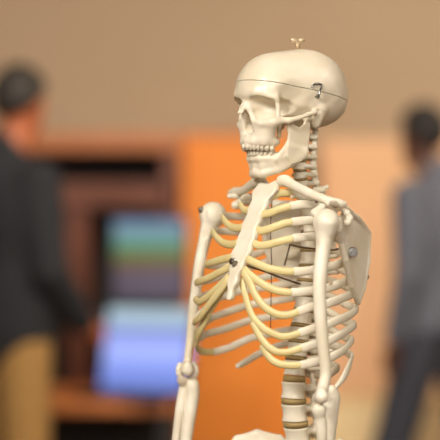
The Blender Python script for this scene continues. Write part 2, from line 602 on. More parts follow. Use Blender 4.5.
# ================================================================== PEOPLE
def person(name, loc, rz, skin, hairm, top, trousers, label, arms, head_turn=0.0, height=1.75, hair_len=.0, legs=None, hem=92, hs=(0, 0)):
    """standing person; body cm: x left, y forward, z up. arms: per side list shoulder, elbow, wrist, hand direction"""
    root = empty(name, loc, rz)
    tag(root, label, 'person')
    k = height / 175.0
    legs = legs or {q: ((q * 8.5, 0, 92), (q * 9.5, .5, 50), (q * 10, -1, 10)) for q in (1, -1)}
    ct, st = math.cos(head_turn), math.sin(head_turn)

    def head(X, Y, Z, grow=0.0):
        X, Y = X - hs[0], Y - hs[1]
        hx = X * ct + Y * st
        hy = -X * st + Y * ct
        ax_ = np.abs(hx)
        d = ell(hx, hy, Z, (0, -.6, 166), (7.6 + grow, 9.4 + grow, 9.2 + grow))
        d = su(d, ell(hx, hy, Z, (0, 2.2, 158.5), (6.0, 6.8, 7.2)), 2)
        d = su(d, cone(hx, hy, Z, (0, 6.6, 155), (0, 5, 156), 2.2), 1.5)
        if grow == 0:
            d = su(d, cone(hx, hy, Z, (0, 8.6, 165), (0, 10.8, 160.5), .9, 1.4), .8)
            d = su(d, ell(ax_, hy, Z, (7.6, -.8, 162.5), (.9, 2.0, 3.2)), .5)
            d = ss(d, ell(ax_, hy, Z, (3.1, 9.6, 164.6), (1.9, 1.4, 1.1)), .8)
            d = np.minimum(d, ell(ax_, hy, Z, (3.1, 7.9, 164.4), (1.3, 1.2, 1.1)))
            d = su(d, ell(hx, hy, Z, (0, 8.6, 157.3), (2.4, .9, .5)), .3)
            d = su(d, ell(hx, hy, Z, (0, 8.3, 156.0), (2.1, .9, .5)), .3)
        return d

    def limbs(X, Y, Z):
        d = cone(X, Y, Z, (0, -1.5, 143), (hs[0], hs[1], 157), 6.2, 5.6)
        d = su(d, ell(X, Y, Z, (0, 0, 128), (17.5, 10.5, 20)), 4)
        d = su(d, ell(X, Y, Z, (0, 0, 103), (15.5, 10.5, 17)), 4)
        for sd in (-1, 1):
            a_, b_, c_ = legs[sd]
            d = su(d, chain(X, Y, Z, [a_ + (8.2,), b_ + (5.4,), c_ + (3.6,)], 2), 3)
            d = su(d, cone(X, Y, Z, (c_[0], c_[1] - 2, 4.2), (c_[0] + sd, c_[1] + 14, 3), 4.0, 3.0), 2)
        return d

    def handf(X, Y, Z, sd):
        sh, el, wr, hd = arms[sd]
        wr = np.array(wr, float)
        hd = np.array(hd, float)
        hd /= np.linalg.norm(hd)
        lat = np.cross(hd, (sd * 1.0, 0.2, 0.1))
        lat /= np.linalg.norm(lat)
        if lat[1] < 0:
            lat = -lat
        pal = np.cross(lat, hd)
        if pal[0] * sd > 0:
            pal = -pal
        c0 = wr + hd * 4.5
        d = chain(X, Y, Z, [tuple(wr) + (2.4,), tuple(c0 - lat * 1.2) + (1.7,), tuple(wr + hd * 8.4 - lat * 1.8) + (1.2,)], 1)
        d = su(d, chain(X, Y, Z, [tuple(wr) + (2.4,), tuple(c0 + lat * 1.2) + (1.7,), tuple(wr + hd * 8.6 + lat * 1.8) + (1.2,)], 1), 1.2)
        for i, (o_, l_) in enumerate(((2.9, 6.6), (1.0, 7.6), (-.9, 7.2), (-2.8, 5.6))):
            a = wr + hd * 8.6 + lat * o_
            b = a + (hd * .85 + pal * .35) * l_ * .45
            e = b + (hd * .55 + pal * .75) * l_ * .5
            d = su(d, chain(X, Y, Z, [tuple(a) + (1.0,), tuple(b) + (.9,), tuple(e) + (.75,)], .2), .35)
        a = wr + hd * 2.5 + lat * 2.2
        b = a + hd * 2.2 + lat * 2.6 + pal * .8
        e = b + hd * 3.0 + lat * .6 + pal * .9
        d = su(d, chain(X, Y, Z, [tuple(a) + (1.3,), tuple(b) + (1.1,), tuple(e) + (.85,)], .3), .5)
        return d

    def armf(X, Y, Z, sd, g=0.0):
        sh, el, wr, hd = arms[sd]
        return chain(X, Y, Z, [tuple(sh) + (5.6 + g,), tuple(el) + (4.1 + g,), tuple(wr) + (2.7 + g,)], 1)

    def body(X, Y, Z):
        d = su(head(X, Y, Z), limbs(X, Y, Z), 1.5)
        for sd in (-1, 1):
            d = su(d, armf(X, Y, Z, sd), 3)
            d = su(d, handf(X, Y, Z, sd), .8)
        return d

    def mk(nm, f, lo, hi, res, m_):
        V, Fc = surface_nets(f, lo, hi, res)
        V = V * k
        V[:, 0] *= -1
        return link(nm, mesh_from(nm, V, Fc[:, ::-1]), m_, root)

    xs = [p[0] for sd in (-1, 1) for p in arms[sd][:3]]
    ys = [p[1] for sd in (-1, 1) for p in arms[sd][:3]]
    x0, x1 = min(xs) - 16, max(xs) + 16
    ys += [legs[q][2][1] for q in (1, -1)]
    y0, y1 = min(min(ys) - 12, -14), max(max(ys) + 22, 18)
    mk('body', body, (x0, y0, 0), (x1, y1, 178), .9, skin)

    def hair(X, Y, Z):
        d = head(X, Y, Z, 1.3)
        X, Y = X - hs[0], Y - hs[1]
        hx = X * ct + Y * st
        hy = -X * st + Y * ct
        cut = np.maximum(hy * .62 - (Z - 167.2) * .75, 157 - hair_len - Z)
        return np.maximum(d, cut)
    mk('hair', hair, (-20, -20, 148), (20, 20, 180), .6, hairm)

    def shirt(X, Y, Z):
        d = ell(X, Y, Z, (0, 0, 127), (20.0, 12.2, 22))
        d = su(d, ell(X, Y, Z, (0, 0, 104), (18.0, 12.6, 18)), 5)
        d = su(d, ell(X, Y, Z, (0, 0, 92), (18.0, 12.8, 16)), 4)
        d = su(d, cone(X, Y, Z, (0, -1.5, 140), (0, -.8, 149), 9.5, 7.4), 4)
        d = np.maximum(d, hem - Z)
        for sd in (-1, 1):
            a = armf(X, Y, Z, sd, 1.5)
            d = su(d, a, 3)
            wr = np.array(arms[sd][2], float)
            el_ = np.array(arms[sd][1], float)
            dr = (wr - el_) / np.linalg.norm(wr - el_)
            e = wr - dr * 1.0
            cutp = (X - e[0]) * dr[0] + (Y - e[1]) * dr[1] + (Z - e[2]) * dr[2]
            near = np.sqrt((X - wr[0]) ** 2 + (Y - wr[1]) ** 2 + (Z - wr[2]) ** 2) - 9
            d = np.maximum(d, -np.maximum(-cutp, near))
        return d
    mk(top[0], shirt, (x0, y0, hem - 8), (x1, y1, 156), .8, top[1])

    def trs(X, Y, Z):
        d = ell(X, Y, Z, (0, 0, 99), (16.8, 11.8, 12))
        for sd in (-1, 1):
            a_, b_, c_ = legs[sd]
            d = su(d, chain(X, Y, Z, [a_ + (9.4,), b_ + (7.4,), (c_[0], c_[1], 7, 6.2)], 2), 2)
        return np.maximum(np.maximum(d, Z - 101), 4 - Z)
    mk('trousers', trs, (-30, min(-16, legs[-1][2][1] - 9, legs[1][2][1] - 9), 2), (30, max(18, legs[-1][2][1] + 9, legs[1][2][1] + 9), 106), .9, trousers)
    for sd in (-1, 1):
        def sh_(X, Y, Z):
            fx, fy = legs[sd][2][:2]
            d = cone(X, Y, Z, (fx, fy - 2, 4.6), (fx + sd, fy + 15, 3.6), 5.0, 4.2)
            return np.maximum(d, -Z + .1)
        mk('shoe', sh_, (legs[sd][2][0] - 9, legs[sd][2][1] - 11, -.5), (legs[sd][2][0] + 10, legs[sd][2][1] + 23, 12), .7, M['shoe'])
    return root


# left: seen from behind at an angle, turned to the desk and screens
p1 = at(3, 0, 6.25)
person('person', (p1.x, 6.25, 0), math.radians(-38), M['skin'], M['hair'], ('sweater', M['jacket']), M['khaki'],
       'person in a dark sweater and khaki trousers standing at the desk, facing away',
       {1: ((18, 0, 141), (24, 4, 114), (20, 26, 104), (-.1, 1, -.1)),
        -1: ((-15.5, 0, 138.5), (-21, -1, 111), (-19, 18, 93), (.1, 1, -.3))}, head_turn=-.35, height=1.75, hem=79, hs=(-4, 3.5))
# right: walking, cut off by the edge of the frame
p2 = at(438, 0, 7.0)
person('person', (p2.x, 7.0, 0), math.radians(48), M['skin_dark'], M['hair2'], ('shirt', M['bluegrey']), M['slate'],
       'person in a blue-grey long-sleeved shirt and dark trousers walking at the right edge',
       {1: ((17, 0, 141), (22, -3, 113), (21, 4, 88), (0, .3, -1)),
        -1: ((-17, 0, 141), (-22, 2, 113), (-20, 14, 90), (0, .4, -1))}, head_turn=.3, height=1.67, hs=(3, 5),
       legs={1: ((8.5, 1, 90), (10, 13, 50), (10.5, 17, 10)), -1: ((-8.5, 0, 90), (-10, -10, 50), (-10.5, -26, 12))})

# ================================================================== SKELETON: spine
spine_px = [(303, 124), (302, 136), (301, 146), (300, 156), (299.5, 166), (300, 175), (301, 184), (303.5, 196), (307, 210), (308.5, 225), (309, 242),
            (308.5, 258), (307.5, 273), (306, 288), (304.5, 303), (302.5, 318), (300, 334), (297.5, 350), (295, 368), (293.5, 390), (294, 412),
            (297, 435), (300, 458), (302, 481)]
kinds = ['C'] * 7 + ['T'] * 11 + ['L'] * 6
spc = [P(u, v, x=0) for u, v in spine_px]
spc_y = lambda z: float(np.interp(z, [p[2] for p in spc[::-1]], [p[1] for p in spc[::-1]]))
heights = []
for i, p in enumerate(spc):
    a = spc[i - 1][2] - p[2] if i else spc[0][2] - spc[1][2]
    b = p[2] - spc[i + 1][2] if i < 23 else a
    heights.append((a + b) / 2)


def vert_sdf(kind):
    def f(X, Y, Z):
        ax = np.abs(X)
        if kind == 'L':
            rb, ry, hh = 2.35, 1.75, 1.42
        elif kind == 'T':
            rb, ry, hh = 1.7, 1.5, 1.05
        else:
            rb, ry, hh = 1.15, .95, .62
        waist = 1 - .13 * np.clip(1 - (Z / hh) ** 2, 0, 1)
        rr = np.sqrt((X / (rb * waist)) ** 2 + ((Y) / (ry * waist)) ** 2)
        d = np.maximum((rr - 1) * ry, np.abs(Z) - hh)
        d = ss(d, cone(X, Y, Z, (0, -ry - .9, -3), (0, -ry - .9, 3), .9), .25)   # back of the body hollow towards the canal
        if kind == 'L':
            d = su(d, chain(ax, Y, Z, [(1.2, -1.2, .5, .55), (1.5, -2.6, .3, .6)], .3), .4)
            d = su(d, chain(ax, Y, Z, [(1.4, -2.4, .2, .5), (4.0, -3.0, .4, .35)], .3), .4)
            d = su(d, chain(ax, Y, Z, [(1.6, -3.0, 1.6, .55), (1.3, -3.4, -1.6, .5)], .3), .4)
            d = su(d, tri(X, Y, Z, (0, -3.2, .6), (0, -6.6, .5), (0, -3.4, -1.0), .35), .4)
            d = su(d, tri(X, Y, Z, (0, -6.6, .6), (0, -6.6, -1.1), (0, -3.4, -1.1), .35), .4)
            d = su(d, cone(ax, Y, Z, (0, -3.5, 0), (1.5, -2.8, 0), .5), .3)
        elif kind == 'T':
            d = su(d, chain(ax, Y, Z, [(.9, -1.1, .4, .42), (1.1, -2.0, .3, .42)], .3), .3)
            d = su(d, chain(ax, Y, Z, [(1.0, -2.0, .2, .45), (3.2, -3.6, .7, .5)], .3), .3)
            d = su(d, chain(ax, Y, Z, [(1.1, -2.3, 1.1, .35), (1.0, -2.6, -1.1, .35)], .3), .3)
            d = su(d, chain(X, Y, Z, [(0, -2.6, .2, .45), (0, -5.6, -2.0, .35)], .3), .4)
            d = su(d, cone(ax, Y, Z, (0, -2.8, .1), (1.0, -2.1, .2), .4), .3)
        else:
            d = su(d, chain(ax, Y, Z, [(.9, -.3, 0, .4), (2.3, -1.0, -.1, .42)], .3), .3)
            d = su(d, chain(ax, Y, Z, [(1.5, -1.5, .6, .5), (1.4, -1.7, -.6, .5)], .3), .3)
            d = su(d, chain(ax, Y, Z, [(1.4, -1.6, 0, .4), (0, -2.5, -.2, .35)], .3), .3)
            d = su(d, chain(ax, Y, Z, [(0, -2.5, -.2, .36), (.3, -3.2, -.5, .28)], .3), .3)
        return d
    return f


ext = {'C': ((-3, -5.2, -1.5), (3, 1.4, 1.5), .13), 'T': ((-4.2, -6.4, -2.7), (4.2, 2, 1.8), .14), 'L': ((-4.8, -7.4, -2.6), (4.8, 2.3, 2.6), .17)}
nomh = {'C': 1.62, 'T': 2.5, 'L': 3.56}
vmesh = {}
for kd in 'CTL':
    lo, hi, rs = ext[kd]
    V, Fc = surface_nets(vert_sdf(kd), lo, hi, rs)
    V = V * .01
    V[:, 0] *= -1
    vmesh[kd] = mesh_from('vertebra', V, Fc[:, ::-1])
    vmesh[kd].materials.append(M['bone'])
dm = {}
for kd, (a, b) in {'C': (1.13, .93), 'T': (1.68, 1.47), 'L': (2.33, 1.74)}.items():
    bm = bmesh.new()
    bmesh.ops.create_cone(bm, cap_ends=True, segments=28, radius1=1, radius2=1, depth=1)
    bmesh.ops.scale(bm, vec=(a * .01, b * .01, .01), verts=bm.verts)
    es = [e for e in bm.edges if abs(e.verts[0].co.z - e.verts[1].co.z) < 1e-6]
    bmesh.ops.bevel(bm, geom=es, offset=.0012, segments=2, affect='EDGES')
    dm[kd] = bpy.data.meshes.new('intervertebral_disc')
    bm.to_mesh(dm[kd])
    bm.free()
    for p_ in dm[kd].polygons:
        p_.use_smooth = True
    dm[kd].materials.append(M['disc'])
for i, p in enumerate(spc):
    kd = kinds[i]
    o = bpy.data.objects.new('vertebra', vmesh[kd])
    COL.objects.link(o)
    o.parent = skeleton
    o.location = L(p)
    q0 = spc[max(i - 1, 0)]
    q1 = spc[min(i + 1, 23)]
    tilt = math.atan2(q0[1] - q1[1], q0[2] - q1[2])
    o.rotation_euler = (-tilt, 0, 0)
    sc = heights[i] / nomh[kd]
    wsc = sc ** .5
    if i == 18:
        wsc = .88
    if kd == 'T':
        wsc = .82 + .36 * (i - 7) / 11
    if kd == 'C':
        wsc = .95 + .15 * i / 6
    o.scale = (wsc, wsc, sc * .92)
    if i < 23 and i > 0:
        m = (p + spc[i + 1]) / 2
        d_ = bpy.data.objects.new('intervertebral_disc', dm[kd])
        COL.objects.link(d_)
        d_.parent = skeleton
        d_['label'] = 'olive-brown disc between two vertebrae'
        d_.location = L(m)
        d_.rotation_euler = (-tilt, 0, 0)
        hgt = {'C': .45, 'T': .62, 'L': 1.0}[kd]
        d_.scale = (wsc, wsc, hgt)

# ------------------------------------------------------------------ sternum
st_px = [(271, 181), (266, 190), (261, 201), (256, 213), (251, 226), (247, 240), (241, 255), (237, 268), (233, 284), (230, 300)]
stc = [P(u, v, x=0) for u, v in st_px]
st_y = lambda z: float(np.interp(z, [p[2] for p in stc[::-1]], [p[1] for p in stc[::-1]]))


def sternum(X, Y, Z):
    zz = [p[2] for p in stc[::-1]]
    yy = [p[1] for p in stc[::-1]]
    ww = [.35, .9, 1.35, 1.95, 1.85, 1.75, 1.75, 1.95, 2.6, 2.2]
    Yc = np.interp(Z, zz, yy)
    W = np.interp(Z, zz, ww)
    scal = .12 * np.cos(Z * 2 * PI / 2.35)
    qx = np.abs(X) - (W + scal - .35)
    qy = np.abs(Y - Yc) - .22
    d = np.sqrt(np.maximum(qx, 0) ** 2 + np.maximum(qy, 0) ** 2) + np.minimum(np.maximum(qx, qy), 0) - .35
    d = np.maximum(d, np.maximum(Z - zz[-1] - .1, zz[0] - Z))
    d = ss(d, ell(X, Y, Z, (0, yy[-1], zz[-1] + .5), (1.3, 2, .9)), .3)
    return d


z0, z1 = stc[-1][2], stc[0][2]
sdf_part('sternum', sternum, (-4, min(p[1] for p in stc) - 2, z0 - 1), (4, max(p[1] for p in stc) + 2, z1 + 1.2), .14, M['bone'])

# ------------------------------------------------------------------ ribs
NEXP = 2.35


def rib_plan(side, yf, yb, uext):
    yc, b = (yf + yb) / 2, (yf - yb) / 2
    def curve(a, phi):
        s_, c_ = math.sin(phi), math.cos(phi)
        return side * a * abs(s_) ** (2 / NEXP), yc + b * math.copysign(abs(c_) ** (2 / NEXP), c_)
    def ex(a):
        us = [proj(*curve(a, t))[0] for t in np.linspace(0, PI, 90)]
        return max(us) if side > 0 else min(us)
    lo_, hi_ = 2.0, 20.0
    for _ in range(30):
        m = (lo_ + hi_) / 2
        e = ex(m)
        bigger = e > uext if side > 0 else e < uext
        if bigger:
            hi_ = m
        else:
            lo_ = m
    a = (lo_ + hi_) / 2
    return a, curve


def rib(idx, side, b1, uext, vext, b2, cart_u, free=False, wid=None, back_u=None):
    """b1: seen points from the breastbone to the outermost point, b2: from there to the spine (u, v)"""
    # level of the spine end
    vs = (spine_px[6 + idx][1] + spine_px[6 + idx - 1][1]) / 2
    cz = P(305, vs, x=0)[2]
    ysp = spc_y(cz)
    zf = P(*b1[0], x=0)[2] if not free else P(235, 300, x=0)[2]
    yf = st_y(max(zf, stc[-1][2])) if idx < 8 else stc[-3][1] - (.5 if idx < 10 else 1.0)
    yb = ysp - (4.6 if idx > 2 else 3.2)
    if idx == 1:
        yb = ysp - 2.6
    a, curve = rib_plan(side, yf, yb, uext)
    phis = np.linspace(0.02, PI - .33, 150)
    us = [proj(*curve(a, t))[0] for t in phis]
    iext = int(np.argmax(us) if side > 0 else np.argmin(us))
    L1 = list(b1) + [(uext, vext)]
    L2 = [(uext, vext)] + list(b2)
    s1 = sorted(L1)
    s2 = sorted(L2)
    pts, uu, ph = [], [], []
    for i, t in enumerate(phis):
        x, y = curve(a, t)
        u = us[i]
        if i <= iext:
            if free and ((side > 0 and u < b1[0][0]) or (side < 0 and not b1)):
                continue
            if not free and ((side > 0 and u < b1[0][0]) or (side < 0 and u > b1[0][0])):
                continue
            v = np.interp(u, [q[0] for q in s1], [q[1] for q in s1])
        else:
            v = np.interp(u, [q[0] for q in s2], [q[1] for q in s2])
        pts.append(np.array([x, y, zat(x, y, v)]))
        uu.append(u)
        ph.append(i <= iext)
    # smooth z a little
    Z_ = np.array([p[2] for p in pts])
    for _ in range(3):
        Z_[1:-1] = (Z_[:-2] + Z_[1:-1] * 2 + Z_[2:]) / 4
    for p, z in zip(pts, Z_):
        p[2] = z
    end = [np.array([side * 2.6, ysp - 2.5, cz + .1]), np.array([side * 1.6, ysp - 1.0, cz])]
    # split into cartilage and bone
    cut = 0
    if cart_u is not None:
        for i in range(len(pts)):
            if (back_u and (ph[i] or uu[i] < back_u)):
                continue
            if not ph[i] or (side > 0 and uu[i] > cart_u) or (side < 0 and uu[i] < cart_u):
                cut = i
                break
    sub = lambda lst, n: lst[::n] + ([lst[-1]] if (len(lst) - 1) % n else [])
    print('rib', idx, side, 'a=%.1f yf=%.1f yb=%.1f' % (a, yf, yb))
    if cut > 2:
        c_pts = pts[:cut + 1]
        wc = wid or (.60 if idx < 8 else .56)
        ca = body_tube('costal_cartilage', sub(c_pts, 4), .38, lambda t: wc * (1.0 + .10 * (1 - t)), M['cartilage'], n=2)
        ca['label'] = 'yellow costal cartilage'
    b_pts = pts[cut:]
    bb = sub(b_pts, 5) + end
    hb = .70 if side > 0 else .62
    body_tube('rib', bb, lambda t: .30 + .1 * (t > .9), lambda t: (hb if t < .8 else hb - (t - .8) * .8) * (1 if not free else min(1, .45 + t * 4)), M['bone'], n=3)
    return a


# near (left) side
rib(1, 1, [(270, 197), (280, 193), (290, 193), (300, 195)], 318, 197, [(306, 192)], 291, wid=.62)
rib(2, 1, [(262, 214), (270, 213), (280, 209), (290, 206), (303, 204), (318, 206)], 336, 210, [(320, 206), (308, 203)], 290)
rib(3, 1, [(255, 229), (262, 231), (272, 228), (285, 223), (300, 221), (315, 220), (330, 221)], 345, 223, [(325, 221), (309, 218)], 291)
rib(4, 1, [(251, 241), (258, 245.5), (265, 245.5), (280, 241.5), (295, 238), (315, 236), (335, 238)], 350, 239, [(330, 237), (310, 234)], 292)
rib(5, 1, [(246, 258), (255, 263), (270, 269), (285, 271.5), (300, 271.5), (313, 270), (330, 267), (345, 262)], 354, 256, [(335, 252), (310, 250)], 293)
rib(6, 1, [(243, 268), (248, 273), (254, 278), (264, 285), (275, 290.5), (288, 292.5), (300, 292), (313, 290.5), (328, 288), (347, 281)], 357, 276, [(335, 268), (310, 266)], 291)
rib(7, 1, [(243, 271), (248, 278), (252, 288), (256, 297), (262, 304.5), (271, 312), (281, 315.5), (290, 315), (300, 311), (313, 306.5), (328, 303.5), (350, 295)], 357.5, 290, [(335, 284), (308, 281)], 297)
rib(8, 1, [(240.5, 276), (244, 290), (247, 302), (251, 314.5), (258, 323.5), (267, 331), (281, 337), (290, 336), (300, 333), (313, 328.5), (328, 324.5), (350, 315)], 357, 309, [(335, 300), (306, 296)], 299)
rib(9, 1, [(252, 320), (256, 330), (261, 338), (267, 346), (276, 352), (288, 352.5), (300, 348.5), (315, 344.5), (328, 341.5), (342, 334)], 355, 325, [(335, 318), (304, 311)], 300)
rib(10, 1, [(262, 345), (266, 353), (272, 360.5), (281, 364.5), (292, 365.5), (302, 365), (318, 361.5), (332, 357), (344, 350)], 352.5, 340, [(335, 333), (302, 326)], 300)
rib(11, 1, [(334, 389), (339, 384), (345, 375), (349, 366)], 352, 356, [(340, 347), (300, 342)], None, free=True)
rib(12, 1, [(322, 377), (328, 375)], 338, 368, [(325, 361), (298, 358)], None, free=True)
# far (right) side
rib(1, -1, [(251, 210), (247, 211), (243, 209.5)], 239.5, 203, [(244, 198), (256, 196), (304, 191)], 240.5)
rib(2, -1, [(244, 227), (238, 228.5), (230, 226.5), (225.5, 222)], 222, 216.5, [(228, 216), (240, 217), (306, 203)], 222.6)
rib(3, -1, [(239, 243), (231, 245), (223, 243), (217, 238)], 212.5, 231.5, [(220, 231), (238, 232), (306, 218)], 213.2)
rib(4, -1, [(234, 257), (222, 259.5), (212, 262.5)], 206, 264.5, [(216, 266), (230, 264), (306, 234)], 206.6)
rib(5, -1, [(232, 265.5), (222, 271), (210, 277.5), (201, 281)], 196, 282.5, [(206, 281), (240, 270), (306, 250)], 196.7, wid=.58)
rib(6, -1, [(229, 277), (222, 284), (214, 291), (206, 298), (199, 302)], 195, 299.5, [(203, 296), (240, 284), (306, 266)], 195.6)
rib(7, -1, [(228, 280), (222, 288), (214, 298.5), (206, 309), (199, 319)], 194, 322, [(202, 312), (215, 299), (240, 291), (306, 281)], 194.5)
rib(8, -1, [(226, 285), (220, 295), (214, 304), (208, 314), (201, 327)], 196.5, 334, [(202, 325), (212, 317.5), (230, 311), (248, 305), (306, 296)], 197)
rib(9, -1, [(210, 311), (205, 322), (199, 334)], 196, 340, [(200, 338), (206, 334), (225, 329), (250, 320), (306, 311)], 196.5)
rib(10, -1, [(205, 322), (200, 332), (197.5, 340)], 196, 345, [(198, 349), (203, 352), (215, 352), (230, 347.5), (250, 338), (306, 326)], 196.3, back_u=212)

# lowest free far ribs: only their rear halves exist
def free_rib(px, idx):
    cz = P(305, (spine_px[6 + idx][1] + spine_px[5 + idx][1]) / 2, x=0)[2]
    ysp = spc_y(cz)
    pts = [P(u, v, y=yy) for u, v, yy in px] + [np.array([-2.6, ysp - 2.4, cz]), np.array([-1.6, ysp - 1, cz])]
    body_tube('rib', pts, .3, lambda t: .58 * min(1, .7 + t * 3), M['bone'], n=6)


free_rib([(237, 366.5), (246, 361.5), (256, 355.5), (270, 349.5)], 11) if False else None
free_rib([(237, 366.5, 1.5), (246, 361.5, -.6), (256, 355.5, -2.4), (270, 349, -4.2), (284, 344, -4.6)], 11)
free_rib([(283, 366, -3.2), (290, 361, -4)], 12)

# ------------------------------------------------------------------ long bones
def long_bone(name, pts, extra=None, res=.2, k=.5, pad=3.2, material=None):
    A = np.array([p[:3] for p in pts])
    lo, hi = A.min(0) - pad, A.max(0) + pad
    dense = [tuple(q) for q in catmull(pts, 4)]
    def f(X, Y, Z):
        d = None
        for p_, q_ in zip(dense[:-1], dense[1:]):
            c_ = cone(X, Y, Z, p_[:3], q_[:3], p_[3], q_[3])
            d = c_ if d is None else np.minimum(d, c_)
        if extra:
            d = extra(d, X, Y, Z)
        return d
    return sdf_part(name, f, tuple(lo), tuple(hi), res, material or M['bone'])


def pr(u, v, x, r):
    p = P(u, v, x=x)
    return (p[0], p[1], p[2], r)


XS = 14.6
HN = P(326.5, 222, x=XS + .6)          # near humeral head
HF = P(213, 215, x=-15.5)       # far humeral head
for side in (1, -1):
    if side == 1:
        H = HN
        yel = P(320, 398, x=XS + 2.0)[1]
        sh = [(325.5, 232, 1.55), (323.5, 246, 1.16), (321, 265, 1.08), (319.5, 290, 1.02), (320.5, 315, .98), (322.5, 340, .95), (325, 362, .88), (325.5, 375, .86), (323, 388, .9)]
        pts = [pr(u, v, XS + .5 + (v - 232) * .012, r) for u, v, r in sh]
        tro = [pr(319.5, 397.5, XS + 1.6, 1.05), pr(322, 397, XS + 3.2, 1.0)]
        epi = [pr(323.5, 391, XS + .4, .7), pr(321, 391, XS + 3.0, .6)]
    else:
        H = HF
        sh = [(208, 228, 1.3), (203.5, 245, 1.0), (199.5, 265, .95), (196, 290, .9), (193, 315, .86), (190.5, 338, .74), (188.5, 352, .66), (187.5, 362, .66)]
        pts = [pr(u, v, -15.9 - (v - 228) * .012, r) for u, v, r in sh]
        tro = [pr(187.5, 370, -16.1, 1.0), pr(186, 370, -18.9, .95)]
        epi = [pr(187.5, 365, -15.9, .6), pr(186, 365, -19.7, .6)]

    def ex(d, X, Y, Z, H=H, tro=tro, epi=epi, side=side, pts=pts):
        rh = 2.05 if side == 1 else 2.2
        d = su(d, ell(X, Y, Z, (H[0], H[1], H[2]), (rh, rh * 1.02, rh)), .7)
        d = su(d, cone(X, Y, Z, (H[0] + side * 1.1, H[1] + .5, H[2] - .2), (H[0] + side * .9, H[1] + .4, H[2] - 1.5), 1.1, .8), .35)
        d = ss(d, cone(X, Y, Z, (H[0] - side * .6, H[1] + 2.4, H[2] + 1.2), (H[0] - side * .3, H[1] + 2.0, H[2] - 3.5), .35), .35)
        d = su(d, chain(X, Y, Z, tro, .3), .6)
        d = su(d, chain(X, Y, Z, epi, .3), .6)
        return d
    hum = long_bone('humerus', pts + [], ex, res=.17, k=.8, pad=4.6)
    # forearm
    if side == 1:
        rad = [(319, 410, XS + 2, 1.1), (319.3, 412, XS + 2, 1.05), (320, 417, XS + 2, .82), (321, 422, XS + 2, .9), (322, 440, XS + 2, .8), (323, 470, XS + 1, .75), (324, 505, XS, .95), (324, 520, XS, 1.3)]
        uln = [(331, 391, XS - 1, .95), (333, 397, XS - 1, 1.15), (331, 408, XS - 1, 1.25), (331, 422, XS - 1, 1.0), (330, 440, XS - 1, .85), (330, 480, XS - 1.5, .7), (331, 520, XS - 2, .6)]
        cor = [(329, 407, XS - 1, .8), (325, 406, XS - 1, .5)]
    else:
        rad = [(191, 381, -17, .9), (192.5, 385, -16.5, 1.1), (192.5, 395, -16.5, 1.15), (190, 412, -16.5, 1.1), (186, 440, -16.5, 1.0), (183, 475, -16.5, .8), (179, 510, -16.5, 1.2)]
        uln = [(181, 380, -17.5, .7), (184, 386, -17.9, .8), (182, 398, -18, .85), (179, 415, -18, .75), (176, 440, -18.5, .7), (171, 480, -18.5, .6), (168, 510, -18.5, .6)]
        cor = None
    r1 = [pr(a, b, c_, r) for a, b, c_, r in rad]
    u1 = [pr(a, b, c_, r) for a, b, c_, r in uln]
    long_bone('radius', r1, None, res=.2, k=.35, pad=2)
    def exu(d, X, Y, Z, cor=cor, side=side):
        if cor:
            return su(d, chain(X, Y, Z, [pr(a, b, c_, r) for a, b, c_, r in cor], .3), .4)
        # trochlear notch: an open ring round the end of the upper arm bone
        ring = []
        for q in range(0, 13):
            an = math.radians(-70 + q * 26)
            ring.append(pr(187.3 + 9.0 * math.cos(an), 370.5 + 10.0 * math.sin(an), -17.1, .42))
        return su(d, chain(X, Y, Z, ring, .2), .5)
    long_bone('ulna', u1, exu, res=.17, k=.35, pad=3)
    # bolt through the elbow
    c0 = pr(321, 397, XS + 1, 0) if side == 1 else pr(187.5, 370, -18, 0)

# humeral screw on the far head and pin at near glenoid
def screw(p, direction, r, ln, material=None, name='screw', parent=None):
    bm = bmesh.new()
    bmesh.ops.create_cone(bm, cap_ends=True, segments=20, radius1=r * .01, radius2=r * .8 * .01, depth=r * .7 * .01)
    bmesh.ops.translate(bm, vec=(0, 0, r * .35 * .01), verts=bm.verts)
    r2 = bmesh.ops.create_cone(bm, cap_ends=True, segments=14, radius1=r * .45 * .01, radius2=r * .45 * .01, depth=ln * .01)
    bmesh.ops.translate(bm, vec=(0, 0, -ln * .005), verts=r2['verts'])
    r3 = bmesh.ops.create_cone(bm, cap_ends=True, segments=6, radius1=r * .5 * .01, radius2=r * .5 * .01, depth=r * .35 * .01)
    bmesh.ops.translate(bm, vec=(0, 0, r * .85 * .01), verts=r3['verts'])
    me = bpy.data.meshes.new(name)
    bm.to_mesh(me)
    bm.free()
    o = link(name, me, material or M['steel'], parent or skeleton, L(p))
    d = Vector((-direction[0], direction[1], direction[2]))
    o.rotation_euler = d.to_track_quat('Z', 'Y').to_euler()
    return o


screw(P(204, 210, x=-16.1) + np.array([0, .5, 0]), (-.3, 1, .4), .55, 1.2)
screw(P(341, 226.5, x=13.0), (1, .1, 0), .45, 2.5)

# ------------------------------------------------------------------ scapulae
def sc_pts():
    g = {}
    g['gl'] = P(337, 228, x=13.6)
    g['glb'] = P(341, 240, x=13.3)
    g['sup'] = P(345, 208, x=11.8)
    g['ms'] = P(357, 216, x=9.8)
    g['m1'] = P(369, 233, x=7.6)
    g['m2'] = P(368.5, 262, x=8.8)
    g['m3'] = P(364, 288, x=10.4)
    g['inf'] = P(358, 302, x=12.0)
    g['l2'] = P(351, 286, x=13.2)
    g['l1'] = P(345, 260, x=13.6)
    return g


SCP = sc_pts()


